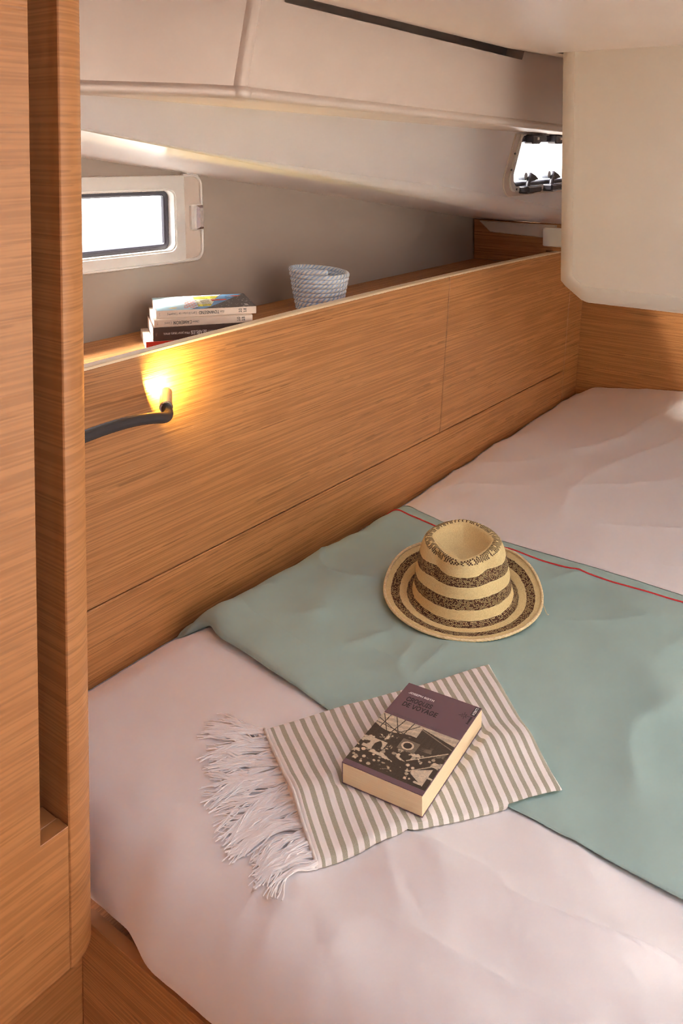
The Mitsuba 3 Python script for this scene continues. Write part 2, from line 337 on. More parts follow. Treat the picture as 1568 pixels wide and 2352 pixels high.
obj('window_1__gasket', hull_mesh(prism(gask, 0.010, 0.003), -0.020), 'gasket', smooth=30)
obj('window_1__pane', hull_mesh(_lid(win_hole.buffer(-0.010), 0.0), -0.016), 'pane_glass')
cm = rot(rrect(1.257, 1.284, 1.289, 1.338, 0.004))
obj('window_1__clip', hull_mesh(prism(cm, 0.016, 0.004)), 'white_plastic')
obj('window_1__clip__ridge', hull_mesh(prism(rot(rrect(1.268, 1.286, 1.287, 1.336, 0.003)), 0.0215, 0.005)), 'chrome')

# ------------------------------------------------------------------ opening portlight (aft)
tag('window_2', 'small opening portlight with dark latches beside the cream moulding', kind='structure')
def port(m, back=0.0):
    w = trimesh.Trimesh(np.c_[m.vertices[:, 0], SY - back - m.vertices[:, 2], m.vertices[:, 1]], m.faces, process=False); w.fix_normals(); return w
obj('window_2__rim', port(prism(port_outer.difference(port_hole), 0.004, 0.002)), 'trim_beige')
mid = Polygon([(2.142, 1.326), (2.645, 1.326), (2.645, 1.53), (2.272, 1.53)]).buffer(-0.035).buffer(0.035, quad_segs=10).intersection(sbox(2, 1.2, 2.7, 1.486))
obj('window_2__frame', port(prism(mid.difference(port_hole), 0.010, 0.002)), 'grey_plastic')
obj('window_2__gasket', port(prism(port_hole.difference(port_hole.buffer(-0.011)), 0.016, 0.003), -0.012), 'gasket', smooth=30)
obj('window_2__top_rail', port(prism(sbox(2.2, 1.463, 2.6, 1.490).intersection(port_hole), 0.02, 0.003), -0.008), 'black_plastic')
obj('window_2__pane', port(_lid(port_hole.buffer(-0.004), 0.0), -0.006), 'pane_glass')
def screw(x, z):
    c = trimesh.creation.cylinder(0.0028, 0.003, sections=12); c.apply_translation([x, z, 0.0105]); obj('window_2__screw', port(c), 'gasket')
for x, z in ((2.196, 1.432), (2.176, 1.388), (2.207, 1.334), (2.352, 1.333), (2.256, 1.478)): screw(x, z)
for x0 in (2.228, 2.382):   # latches: a foot on the frame, an arm up over the glass, a pale knob
    b = hull_pts = None
    foot = prism(rrect(x0, 1.322, x0 + 0.098, 1.340, 0.005), 0.024, 0.004)
    nose = prism(rrect(x0 - 0.002, 1.321, x0 + 0.045, 1.342, 0.006), 0.030, 0.005)
    k = obj('window_2__latch', port(cat(foot, nose), 0.008), 'black_plastic', smooth=30)
    arm = sweep([[x0 + 0.020, 1.338, 0.020], [x0 + 0.026, 1.350, 0.019], [x0 + 0.040, 1.361, 0.015], [x0 + 0.056, 1.375, 0.012]], [0.006, 0.0065, 0.006, 0.004], 10)
    fin = prism(Polygon([(x0 + 0.045, 1.351), (x0 + 0.102, 1.358), (x0 + 0.085, 1.368), (x0 + 0.055, 1.378)]), 0.008, 0.002); fin.apply_translation([0, 0, 0.008])
    obj(k + '__arm', port(cat(arm, fin), 0.004), 'black_plastic', smooth=40)
    knob = trimesh.creation.cylinder(0.011, 0.02, sections=24); knob.apply_translation([x0 + 0.030, 1.368, 0.004])
    obj(k + '__knob', port(knob), 'pale_plastic', smooth=40)
for x0 in (2.266, 2.420):   # hinges on the upper rail
    h = cat(prism(rrect(x0, 1.458, x0 + 0.055, 1.485, 0.006), 0.026, 0.004), prism(rrect(x0 + 0.04, 1.466, x0 + 0.105, 1.484, 0.004), 0.020, 0.003))
    k = obj('window_2__hinge', port(h, 0.004), 'black_plastic', smooth=30)
    c = trimesh.creation.cylinder(0.004, 0.004, sections=14); c.apply_translation([x0 + 0.030, 1.473, 0.032]); obj(k + '__pin', port(c), 'grey_plastic', smooth=40)

# ------------------------------------------------------------------ bunk side panelling and shelf
TL = 0.07
def sidey(z): return 1.122 - TL * (z - 0.65)
def hb_top(x): return 1.131 + 0.009 * (1 - ((x - 1.68) / 0.87) ** 2)
exv, ezv = np.array([1.0, 0, 0]), np.array([0, -TL, 1.0]); eyn = np.array([0, -1.0, -TL]) / math.hypot(1, TL)
def sidepanel(poly, depth=0.018, proud=0.0, mat='veneer_along_x', key='', ch=0.0012):
    m = prism(poly, depth, ch); v = m.vertices
    w = np.c_[v[:, 0], sidey(v[:, 1]) + depth - v[:, 2] - proud, v[:, 1]]
    out = trimesh.Trimesh(w, m.faces, process=False); out.fix_normals(); return obj(key, out, mat)
tag('bunk_side_panel', 'oak-toned veneer side panel along the bunk below the shelf', 'panel')
xl = np.linspace(0.628, 1.850, 16); xr = np.linspace(1.8525, 2.598, 10)
sidepanel(Polygon([(0.628, 0.7465), (1.850, 0.7465), *[(x, hb_top(x)) for x in xl[::-1]]]), key='bunk_side_panel__panel')
sidepanel(Polygon([(1.8525, 0.7465), (2.598, 0.7465), *[(x, hb_top(x)) for x in xr[::-1]]]), key='bunk_side_panel__panel')
sidepanel(Polygon([(0.628, 0.02), (2.598, 0.02), (2.598, 0.7440), (0.628, 0.7440)]), key='bunk_side_panel__lower_panel')
sidepanel(Polygon([(2.6, 0.02), (2.71, 0.02), (2.71, 1.12), (2.6, 1.12)]), key='bunk_side_panel__corner_post')
sidepanel(Polygon([(0.628, 0.02), (2.71, 0.02), (2.71, 1.072), (0.628, 1.072)]), 0.012, -0.020, 'veneer_along_x', 'bunk_side_panel__backing', 0)
xa = np.linspace(0.628, 2.598, 40)
lipm = grid(np.stack([S3([xa, sidey(hb_top(xa)) + o, hb_top(xa) + dz]) for o, dz in [(-0.0004, -0.003), (-0.0004, 0.0006), (0.001, 0.0016), (0.018, 0.0016), (0.0195, 0.0004), (0.0195, -0.03)]], 1))
obj('bunk_side_panel__edge_lipping', lipm, 'edge_band'); tag('bunk_side_panel__edge_lipping', 'pale solid wood lipping')
obj('shelf', rbox([0.628, 1.1115, 1.075], [2.455, 1.358, 1.095]), 'veneer_flat'); tag('shelf', 'wood veneer shelf between the side panel and the hull window', 'shelf')
tag('shelf_end', 'dark-shaded wood bulkhead closing the far end of the shelf', 'bulkhead')
bp = trimesh.creation.extrude_polygon(Polygon([(1.114, 1.096), (1.357, 1.096), (1.357, 1.219), (1.03, 1.219), (1.03, 1.140), (1.114, 1.140)]), 0.02, engine='earcut')
bp = trimesh.Trimesh(np.c_[2.455 + bp.vertices[:, 2], bp.vertices[:, :2]], bp.faces, process=False); bp.fix_normals()
obj('shelf_end__board', bp, 'veneer_along_y')
st = Polygon([(1.332, 1.2165), (1.08, 1.2165), (1.08, 1.177), (1.294, 1.184)])
m = prism(st, 0.014, 0.002); m = trimesh.Trimesh(np.c_[2.455 - m.vertices[:, 2], m.vertices[:, :2]], m.faces, process=False); m.fix_normals()
obj('shelf_end__strip', m, 'trim_beige'); tag('shelf_end__strip', 'beige strip with a cut corner')
obj('shelf_end__block', rbox([2.425, 1.03, 1.155], [2.455, 1.112, 1.209], 0.003), 'white_plastic'); tag('shelf_end__block', 'pale square block')

# ------------------------------------------------------------------ wardrobe (left)
WY, PR = 0.825, 0.050; WX = 0.572; WZ0, WZ1 = 0.533, 1.95
tag('wardrobe', 'tall wood veneer wardrobe with a finger-slot door and rounded corner post', 'wardrobe')
slot_l, slot_b = 0.536, 0.700
door = Polygon([(-0.9, WZ0), (WX - 0.0008, WZ0), (WX - 0.0008, slot_b), (slot_l, slot_b), (slot_l, WZ1), (-0.9, WZ1)])
m = frame(prism(door, 0.020, 0.0008), [0, WY + 0.020, 0], [1, 0, 0], [0, 0, 1], [0, -1, 0]); m.fix_normals()
obj('wardrobe__door', m, 'veneer_wardrobe')
# sill of the slot, sloped lip inside the door thickness
obj('wardrobe__slot_sill', rbox([slot_l - 0.03, WY + 0.0205, 0.66], [WX - 0.001, WY + 0.050, slot_b], 0.001), 'veneer_wardrobe')
prof = [(WX, WY + 0.10), (WX, WY + 0.002), (WX + 0.001, WY + 0.0005)] + [(WX + 0.002 + PR * math.sin(a), WY + PR * (1 - math.cos(a))) for a in np.linspace(0, math.pi / 2, 18)] + [(WX + 0.002 + PR, 1.355), (WX - 0.03, 1.355), (WX - 0.03, WY + 0.10)]
zz = [WZ0, WZ1]
post = trimesh.creation.extrude_polygon(Polygon(prof), WZ1 - WZ0, engine='earcut'); post.apply_translation([0, 0, WZ0])
obj('wardrobe__corner_post', post, 'veneer_wardrobe', smooth=30)
obj('wardrobe__carcass', rbox([-0.9, WY + 0.075, WZ0 + 0.002], [WX - 0.031, 1.355, WZ1]), 'veneer_wardrobe')
obj('wardrobe__plinth', rbox([-0.9, 0.884, 0.0], [0.6288, 0.90, WZ0 + 0.01], 0.0003), 'veneer_wardrobe')

# ------------------------------------------------------------------ bed
tag('bed_base', 'wood veneer bunk base under the white mattress', 'bed base')
obj('bed_base__foot_panel', rbox([0.629, -0.674, 0.0], [0.645, 0.8837, 0.520], 0.0006), 'veneer_along_y')
obj('bed_base__slat_board', rbox([0.646, -0.674, 0.49], [2.70, 1.10, 0.506]), 'veneer_flat')

def zbed(x, y):
    z = 0.648 + 0.0 * x
    z = z + sst(1.75, 2.7, x) * (0.022 + 0.040 * sst(1.12, 0.75, y))
    z = z + 0.014 * (nf(x * 2.1, y * 2.3, 5) - 0.5)
    ph = (x * 0.75 + y * 0.66)                                    # long soft folds near the foot
    z = z + 0.006 * (nz(ph * 16 + 2 * nz(x * 3, y * 3, 8), (x * 0.66 - y * 0.75) * 2.2, 2) - 0.5) * sst(1.25, 0.7, x)
    z = z + 0.007 * (nf(x * 7 + 1.2 * nz(x * 4, y * 4, 9), y * 3.2, 4) - 0.5) * sst(1.5, 1.9, x)
    z = z + 0.006 * (nf(x * 11, y * 6, 14) - 0.5)
    q = x * 0.30 + y * 0.954; k = x * 0.954 - y * 0.30
    far = sst(1.55, 1.85, x); near = sst(1.1, 0.8, x)
    z = z + far * (0.006 * (1 - np.abs(2 * nz(q * 7 + 2.2 * nz(x * 3, y * 3, 71), k * 2.6, 72) - 1)) ** 2 + 0.004 * (1 - np.abs(2 * nz((x * 0.8 + y * 0.6) * 10 + 2 * nz(x * 4, y * 4, 73), (x * 0.6 - y * 0.8) * 3, 74) - 1)) ** 4)
    q2 = x * 0.62 + y * 0.78; k2 = x * 0.78 - y * 0.62
    z = z + near * sst(0.80, 0.45, y) * 0.011 * (1 - np.abs(2 * nz((x + 0.28 * y) * 17 + 1.5 * nz(x * 5, y * 3, 77), y * 2.6, 78) - 1)) ** 2
    z = z + sst(1.05, 0.85, x) * sst(0.66, 0.42, y) * 0.010 * (1 - np.abs(2 * nz((x + 0.22 * y) * 26 + 1.2 * nz(x * 6, y * 4, 81), y * 3.4, 82) - 1)) ** 2
    z = z + near * sst(0.95, 0.55, y) * 0.010 * (1 - np.abs(2 * nz(k2 * 13 + 1.6 * nz(x * 4, y * 4, 75), q2 * 2.2, 76) - 1)) ** 3
    z = z - 0.030 * sst(1.02, 1.125, y) ** 2
    return z

FX = lambda y: 0.617 + 0.018 * sst(0.74, 0.82, y)
ss = [(0.034, -0.124), (0.016, -0.122), (0.004, -0.108), (0.0, -0.088), (0.002, -0.066), (0.008, -0.046), (0.018, -0.029), (0.032, -0.015), (0.050, -0.006), (0.070, -0.0015), (0.09, 0.0)]
from scipy.interpolate import CubicSpline
s_ = np.linspace(0, 1, len(ss)); cs = CubicSpline(s_, np.array(ss)); fp = cs(np.linspace(0, 1, 36))
yv = np.linspace(-0.66, 1.117, 300)
xm = np.linspace(0.095, 2.705 - 0.617, 340)
rows = []
for o, dz in fp:
    x = FX(yv) + o
    wr = 0.0045 * (nf(yv * 15 + 8 * dz, np.full_like(yv, dz * 9), 21) - 0.5) * (-dz / 0.124) ** 0.7
    rows.append(S3([x + wr, yv, np.maximum(zbed(np.maximum(x, 0.70), yv) * (1 + dz / 0.124) + 0.648 * (-dz / 0.124) + dz, 0.512)]))
for o in xm:
    x = np.minimum(FX(yv) + o, 2.705); rows.append(S3([x, yv, zbed(np.maximum(x, 0.70), yv)]))
G = np.stack(rows)
def closed_under(G, zf):
    B = G.copy(); B[..., 2] = zf; B = B[::6, ::6] if False else B
    ring = lambda A: np.concatenate([A[:, 0], A[-1, 1:], A[-2::-1, -1], A[0, -2:0:-1]])
    nu, nv = G.shape[:2]; idx = np.arange(nu * nv).reshape(nu, nv); r_ = ring(idx[..., None])[:, 0]
    k = len(r_); a = r_; b2 = np.roll(r_, -1); m0 = grid(G); n0_ = len(m0.vertices)
    V = np.vstack([m0.vertices, np.c_[ring(G)[:, :2], np.full(k, zf)], [[*G.reshape(-1, 3)[:, :2].mean(0), zf]]])
    i = np.arange(k); j = (i + 1) % k
    F_ = np.vstack([m0.faces, np.stack([a, n0_ + i, b2], 1), np.stack([b2, n0_ + i, n0_ + j], 1), np.stack([n0_ + j, n0_ + i, i * 0 + n0_ + k], 1)])
    return trimesh.Trimesh(V, F_, process=False)
obj('mattress', closed_under(G, 0.5075), 'sheet', smooth=True)
tag('mattress', 'thick mattress under a crumpled white sheet filling the bunk', 'mattress')

# turquoise blanket folded across the bed
def rlo(y): return 0.945 + 0.035 * sst(0.6, 1.0, y) + 0.020 * sst(1.0, 1.06, y) - 0.012 * sst(1.06, 1.10, y) + 0.010 * (nz(y * 6, 0 * y, 3) - 0.5)
def rhi(y): return 1.588 + 0.030 * sst(0.9, 1.1, y) + 0.008 * (nz(y * 9, 0 * y, 31) - 0.5)
yv = np.linspace(-0.64, 1.112, 260)
fold = [(0.040, 0.002), (0.022, 0.003), (0.008, 0.005), (0.001, 0.010), (0.0, 0.014), (0.003, 0.019), (0.010, 0.023), (0.022, 0.0255), (0.045, 0.026), (0.075, 0.022)]
thick = lambda y: 0.20 + 0.76 * sst(0.70, 0.95, y) + 0.35 * sst(0.96, 1.06, y) + 0.25 * sst(0.42, 0.3, y)
def rtop(x, y):
    t = (x - rlo(y)) / (rhi(y) - rlo(y))
    h = (0.020 - 0.010 * sst(0.5, 1.0, t)) * (0.35 + 0.65 * np.maximum(sst(0.70, 0.95, y), sst(0.12, 0.42, t)))
    w = 0.009 * (nf(x * 5 + nz(y * 3, x * 3, 6), y * 7, 7) - 0.5) + 0.007 * (nz((x * 0.8 - y * 0.6) * 18 + 3 * nz(x * 4, y * 4, 5), (x + y) * 3, 12) - 0.5)
    # drawn folds running from the headboard side, creases at the hat and towel
    q = x * 0.42 + y * 0.91; k = x * 0.91 - y * 0.42
    w = w + 0.006 * (1 - np.abs(2 * nz(q * 9 + 2.5 * nz(x * 3.3, y * 3.3, 61), k * 2.4, 62) - 1)) ** 4 - 0.002
    w = w + 0.004 * (1 - np.abs(2 * nz(k * 8 + 3 * nz(x * 3, y * 4, 63), q * 2.0, 64) - 1)) ** 5
    w = w * sst(0, 0.08, t) * sst(1.0, 0.93, t) * (1 - 0.97 * np.exp(-(((x - 1.327) ** 2 + (y - 0.752) ** 2) / 0.165 ** 2) ** 3)) * (1 - 0.8 * np.exp(-(((x - 0.99) ** 2 + (y - 0.56) ** 2) / 0.17 ** 2) ** 2))
    return zbed(x, y) + np.maximum(h + w, 0.004) + 0.016 * sst(1.02, 1.10, y) * 0.6
rows = []
for o, h in fold:
    x = rlo(yv) + o; rows.append(S3([x, yv, zbed(x, yv) + h * thick(yv)]))
n0 = 110
for t in np.linspace(0.125, 1.0, n0):
    x = rlo(yv) + (rhi(yv) - rlo(yv)) * t
    blend = sst(0.125, 0.25, t); zf = zbed(x, yv) + 0.022 * thick(yv)
    rows.append(S3([x, yv, zf * (1 - blend) + rtop(x, yv) * blend]))
x = rhi(yv) + 0.002; rows.append(S3([x, yv, zbed(x, yv) + 0.004])); rows.append(S3([x - 0.004, yv, zbed(x, yv) + 0.0005]))
G = np.stack(rows)
edge = G[:, -14:]; sag = sst(1.035, 1.112, G[..., 1]) ** 2 * 0.022; G[..., 2] -= sag; G[..., 2] = np.maximum(G[..., 2], zbed(G[..., 0], G[..., 1]) + 0.001)
obj('blanket__cloth', grid(G), 'teal_cotton', smooth=True)
tag('blanket', 'turquoise cotton blanket folded across the white bed with thin red piping', 'blanket')
xp = 1.588 + 0.030 * sst(0.9, 1.1, yv) + 0.003 * (nz(yv * 4, 0 * yv, 31) - 0.5) - 0.033; zp = rtop(xp, yv) - sst(1.035, 1.112, yv) ** 2 * 0.022 + 0.0008
keep = yv < 1.106
obj('blanket__piping', sweep(np.c_[xp, yv, zp][keep], 0.0016, 8), 'red_piping', smooth=60); tag('blanket__piping', 'thin red piping')

def ground_z(x, y):
    x, y = np.asarray(x, float), np.asarray(y, float)
    on = (x > rlo(y) - 0.003) & (x < rhi(y) + 0.003)
    return np.where(on, np.maximum(rtop(x, y), zbed(x, y) + 0.0268 * thick(y) * sst(0.16, 0.08, x - rlo(y))), zbed(x, y))

# ------------------------------------------------------------------ striped towel with fringe
c00, c10, c11, c01 = map(np.array, ((0.868, 0.802), (1.174, 0.619), (1.006, 0.428), (0.735, 0.600)))
def tow(u, v):
    u, v = np.asarray(u)[..., None], np.asarray(v)[..., None]
    return c00 * (1 - u) * (1 - v) + c10 * u * (1 - v) + c11 * u * v + c01 * (1 - u) * v
def tow_h(u, v):
    h = 0.008 + 0.008 * sst(0.0, 0.45, v) + 0.003 * np.sin(3.1 * u + 1.0)
    crest = 0.60 + 0.08 * u + 0.03 * np.sin(5 * u)
    h = h + 0.006 * np.exp(-((v - crest) / 0.10) ** 2) - 0.010 * sst(crest, 1.0, v)
    return h + 0.003 * (nf(u * 5, v * 5, 41) - 0.5)
NU, NV = 200, 130
uu = np.linspace(0, 1, NU); vv = np.linspace(0, 1, NV)
U, V = np.meshgrid(uu, vv, indexing='ij'); XY = tow(U, V)
edge_r = np.minimum(1, np.minimum(np.minimum(V * 0.24, (1 - V) * 0.24) / 0.011, np.minimum(U * 0.34 / 0.006, (1 - U) * 0.34 / 0.008)))
Zg = ground_z(XY[..., 0], XY[..., 1])
from scipy.ndimage import gaussian_filter, maximum_filter
Zs = gaussian_filter(maximum_filter(Zg, 15), 12, mode='nearest')
BOOK_TOP = 0.6995
roundv = np.sqrt(np.clip(1 - (1 - edge_r) ** 2, 0, 1))
Zt = Zs + 0.001 + (tow_h(U, V)) * (0.15 + 0.85 * roundv)
Zt = np.maximum(Zt, Zg + 0.003)
_e = np.array([0.115, -0.99]); _l = np.array([-0.99, -0.115]); _r = XY - np.array([1.0235, 0.6655])
_a, _b = _r @ _e, _r @ _l
_in = sst(-0.020, 0.0, _a) * sst(0.1305, 0.1105, _a) * sst(-0.020, 0.0, _b) * sst(0.206, 0.186, _b)
BOOK_TOP = 0.7005
Zt = np.minimum(Zt, (BOOK_TOP - 0.0276) * _in + Zt * (1 - _in)) * (_in > 0) + Zt * (_in == 0)
Zt = np.where(_in > 0.98, BOOK_TOP - 0.0276, Zt)
top = np.concatenate([XY, Zt[..., None]], -1)
bot = top.copy(); bot[..., 2] = Zg + 0.0012
C0 = tow(0.5, 0.5); bot[..., :2] = C0 + (bot[..., :2] - C0) * 0.985
ring = lambda A: np.concatenate([A[:, 0], A[-1, 1:], A[-2::-1, -1], A[0, -2:0:-1]])
rt, rb = ring(top), ring(bot); mid_ = (rt + rb) / 2; out = mid_[:, :2] - C0; mid_[:, :2] = C0 + out * 1.008
UVr = ring(np.stack([U, V], -1))
skirt = grid(np.stack([rt, mid_, rb]), close_v=True)
und_ = grid(bot); und_.invert()
m = cat(grid(top), skirt, und_)
uvs = np.vstack([np.stack([U, V], -1).reshape(-1, 2), UVr, UVr, UVr, np.stack([U, V], -1).reshape(-1, 2)])
NSTR = 24.0
def towel_col(p, n, uv):
    s = uv.x * NSTR + 0.15; f = s - dr.floor(s)
    st = smoothstep(0.50, 0.54, f) * smoothstep(1.0, 0.96, f)
    st = dr.select(uv.x < 0.022, 0.0, st)
    w = uv.y * 260.0 + uv.x * 420.0; tw = w - dr.floor(w)
    tw2 = uv.x * 380.0 - uv.y * 240.0; tw2 = tw2 - dr.floor(tw2)
    green = mix((0.27, 0.255, 0.19), (0.43, 0.41, 0.34), smoothstep(0.35, 0.65, tw) * 0.7 + 0.15 * tw2)
    white = mix((0.76, 0.71, 0.68), (0.82, 0.78, 0.75), fbm(uv.x * 150.0, uv.y * 30.0))
    return mix(white, green, st)
def towel_bump(p, n, uv):
    w = uv.y * 260.0 + uv.x * 420.0; tw = w - dr.floor(w)
    return smoothstep(0.2, 0.5, tw) * smoothstep(1.0, 0.7, tw)
scene['striped_cotton'] = {'type': 'twosided', 'b': {'type': 'principled', 'base_color': mikit.proc(towel_col), 'roughness': 0.9, 'specular': 0.15, 'sheen': 0.3}}
obj('towel__cloth', m, 'striped_cotton', smooth=True, uv=uvs)
tag('towel', 'folded white towel with sage green stripes and a white fringe, lying under the paperback', 'towel')
hem = np.array([[*tow(0.002, t), 0] for t in np.linspace(0.0, 1.0, 80)]); hem[:, 2] = np.interp(np.linspace(0, 1, 80), vv, Zt[2]) + 0.0005
obj('towel__hem', sweep(hem, 0.0022, 8), 'towel_edge', smooth=60)
rng = np.random.default_rng(7); tubes = []
def strand(p0, dirv, L, rad, curl, seed, z0):
    t = np.linspace(0, 1, 12); n_ = np.array([-dirv[1], dirv[0]])
    lat = curl * (np.sin(t * (3 + 3 * nz(seed * 1.7, 0.3, 3)) + seed) - math.sin(seed)) * t + 0.010 * (nz(t * 4 + seed * 3.1, seed, 5) - 0.5) * t
    xy = p0 + dirv * (t * L)[:, None] + n_ * lat[:, None]
    g = ground_z(xy[:, 0], xy[:, 1])
    lift = (z0 - g[0]) * np.clip(1 - t * 2.6, 0, 1) ** 1.5 + rad + 0.006 * nz(t * 5 + seed, seed * 2.3, 9) * (1 - 0.6 * t) + 0.004 * rng.random() * (1 - t)
    tubes.append(sweep(np.c_[xy, g + lift], rad * (1.1 - 0.5 * t), 5, cap=False))
dirs = np.array([[-0.036, 0.074], [-0.055, 0.070], [-0.062, 0.055], [-0.07, 0.05], [-0.066, 0.032], [-0.060, 0.012]])
lens = np.array([0.082, 0.094, 0.088, 0.086, 0.074, 0.070])
for i in range(44):
    v = (i + 0.5) / 44; k = v * 5; dv = np.array([np.interp(k, range(6), dirs[:, j]) for j in (0, 1)]); L0 = np.interp(k, range(6), lens)
    a0 = rng.normal(0, 0.22); z0 = np.interp(v, vv, Zt[0]) - 0.002; c_ = rng.normal(0, 0.008); L0 *= rng.uniform(0.85, 1.12); sd = rng.random() * 6
    for j in range(13):
        a = a0 + rng.normal(0, 0.07); dv2 = np.array([dv[0] * math.cos(a) - dv[1] * math.sin(a), dv[0] * math.sin(a) + dv[1] * math.cos(a)]); dv2 /= np.linalg.norm(dv2)
        strand(tow(0.004, min(1, max(0, v + rng.normal(0, 0.006)))), dv2, L0 * rng.uniform(0.82, 1.08), rng.uniform(0.0009, 0.0016), c_ + rng.normal(0, 0.0035), sd + rng.normal(0, 0.25), z0 - rng.random() * 0.006)
obj('towel__fringe', cat(*tubes), 'fringe_cotton', smooth=True); tag('towel__fringe', 'loose white cotton fringe', kind='stuff')

# ------------------------------------------------------------------ books: shared builder
P('paper_cream', mikit.proc(lambda p, n, uv: mix((0.70, 0.54, 0.34), (0.80, 0.66, 0.45), noise(p.x * 40, p.y * 40, p.z * 2600))), 0.8, 0.2)
P('paper_white', mikit.proc(lambda p, n, uv: mix((0.78, 0.72, 0.64), (0.85, 0.80, 0.73), noise(p.x * 40, p.y * 40, p.z * 2600))), 0.8, 0.2)
P('ink_black', (0.018, 0.015, 0.018), 0.5); P('ink_white', (0.86, 0.84, 0.82), 0.5); P('ink_grey', (0.10, 0.075, 0.09), 0.5); P('ink_tan', (0.33, 0.26, 0.21), 0.5)
P('cover_plum', (0.125, 0.075, 0.092), 0.38); P('cover_bone', (0.74, 0.63, 0.53), 0.4); P('cover_umber', (0.075, 0.045, 0.038), 0.4); P('cover_red', (0.50, 0.04, 0.03), 0.4)
scene['print'] = {'type': 'twosided', 'b': {'type': 'principled', 'base_color': {'type': 'mesh_attribute', 'name': 'vertex_color'}, 'roughness': 0.35, 'specular': 0.45}}
class Book:
    """Local frame: ew across the cover (from the spine side when spine=0), el down the cover, top at z1."""
    def __init__(s, key, o, ew, w, l, t, cover, paper):
        s.key, s.o, s.w, s.l, s.t = key, np.array(o, float), w, l, t
        s.ew = np.array([*ew, 0.0]); s.ew /= np.linalg.norm(s.ew); s.el = np.array([s.ew[1], -s.ew[0], 0.0])
        s.up = np.array([0, 0, 1.0]); c = 0.0012
        B = lambda a, b: s.put(rbox(a, b, min(0.0006, 0.45 * min(abs(np.subtract(b, a))))))
        cov = cat(B([0, -l, -0.0011], [w, 0, 0]), B([0, -l, -t], [w, 0, -t + 0.0011]), B([0, -l, -t], [0.0013, 0, 0]))
        obj(key + '__cover', cov, cover)
        obj(key + '__pages', s.put(rbox([0.0013, -l + 0.0004, -t + 0.0011], [w - 0.0006, -0.0004, -0.0011], 0.0003)), paper)
    def put(s, m):                       # mesh drawn with x across, y up the page (0 at the head, -l at the foot), z out of the cover
        return frame(m, s.o, s.ew, -s.el, s.up)
    def text(s, part, txt, h, x, y, mat, bold=False, width=None, rotz=0.0):
        m = meshkit.text_mesh(txt, h, 0.00025, bold)
        if width: m.apply_scale([width / m.extents[0], 1, 1])
        if rotz: m.apply_transform(trimesh.transformations.rotation_matrix(rotz, [0, 0, 1]))
        m.apply_translation([x, y, -0.00008]); obj(s.key + '__' + part, s.put(m), mat)
    def spine_text(s, part, txt, h, y, z, mat, bold=False, width=None, rot=0.0):
        """On the spine (x = 0): x of the lettering runs down the page."""
        m = meshkit.text_mesh(txt, h, 0.00025, bold)
        if width: m.apply_scale([width / m.extents[0], 1, 1])
        if rot: m.apply_transform(trimesh.transformations.rotation_matrix(rot, [0, 0, 1]))
        v = m.vertices; w = np.c_[-v[:, 2] + 0.00008, y + v[:, 0], z - v[:, 1]]
        mm = trimesh.Trimesh(w, m.faces, process=False); obj(s.key + '__' + part, s.put(mm), mat)

def raster(s, part, x0, x1, y0, y1, nx, ny, fn):
    gx, gy = np.meshgrid(np.linspace(0, 1, nx), np.linspace(0, 1, ny), indexing='ij')
    col = fn(gx, gy)
    Pg = np.stack([x0 + (x1 - x0) * gx, y0 + (y1 - y0) * gy, gx * 0 + 0.00006], -1)
    m = s.put(grid(Pg)); obj(s.key + '__' + part, m, 'print', smooth=True, color=np.clip(col.reshape(-1, 3), 0, 1))

# the paperback on the towel
ew = np.array([0.115, -0.99]); ubk = 0.186
bk = Book('paperback', (1.0235, 0.6655, BOOK_TOP), ew, 0.1105, 0.186, 0.027, 'cover_plum', 'paper_cream')
tag('paperback', 'plum paperback with a sepia ship photograph on its cover, lying on the striped towel', 'book', 'books')
L, W = bk.l, bk.w
bk.text('author_lettering', 'JOSEPH ROTH', 0.0040, 0.090 * W, -0.118 * L, 'ink_white', True, 0.345 * W)
bk.text('title_lettering', 'CROQUIS', 0.0088, 0.118 * W, -0.203 * L, 'ink_black', True, 0.345 * W)
bk.text('title_lettering', 'DE VOYAGE', 0.0088, 0.118 * W, -0.268 * L, 'ink_black', True, 0.460 * W)
bk.text('preface_lettering', 'Préface inédite de Valérie Zenatti', 0.0030, 0.10 * W, -0.388 * L, 'ink_grey', True, 0.63 * W)
tab = prism(sbox(0.925 * W, -0.115 * L, 0.985 * W, -0.012 * L), 0.0002); tab.apply_translation([0, 0, -0.0001]); obj('paperback__tab', bk.put(tab), 'ink_black')
bk.text('tab_lettering', 'POINTS', 0.0038, 0.973 * W, -0.108 * L, 'ink_white', True, 0.088 * L, math.pi / 2)
bk.text('series_lettering', 'Aventure', 0.0030, 0.965 * W, -0.222 * L, 'ink_black', True, 0.088 * L, math.pi / 2)
rays = []
for k in range(8):
    a = k * math.pi / 4 + 0.2; q = sbox(0.0016, -0.00035, 0.0072 if k % 2 == 0 else 0.0050, 0.00035)
    rays.append(affinity.rotate(q, math.degrees(a), origin=(0, 0)))
st = cat(*[prism(q, 0.0002) for q in rays]); st.apply_translation([0.865 * W, -0.145 * L, -0.00005]); obj('paperback__star', bk.put(st), 'ink_black')
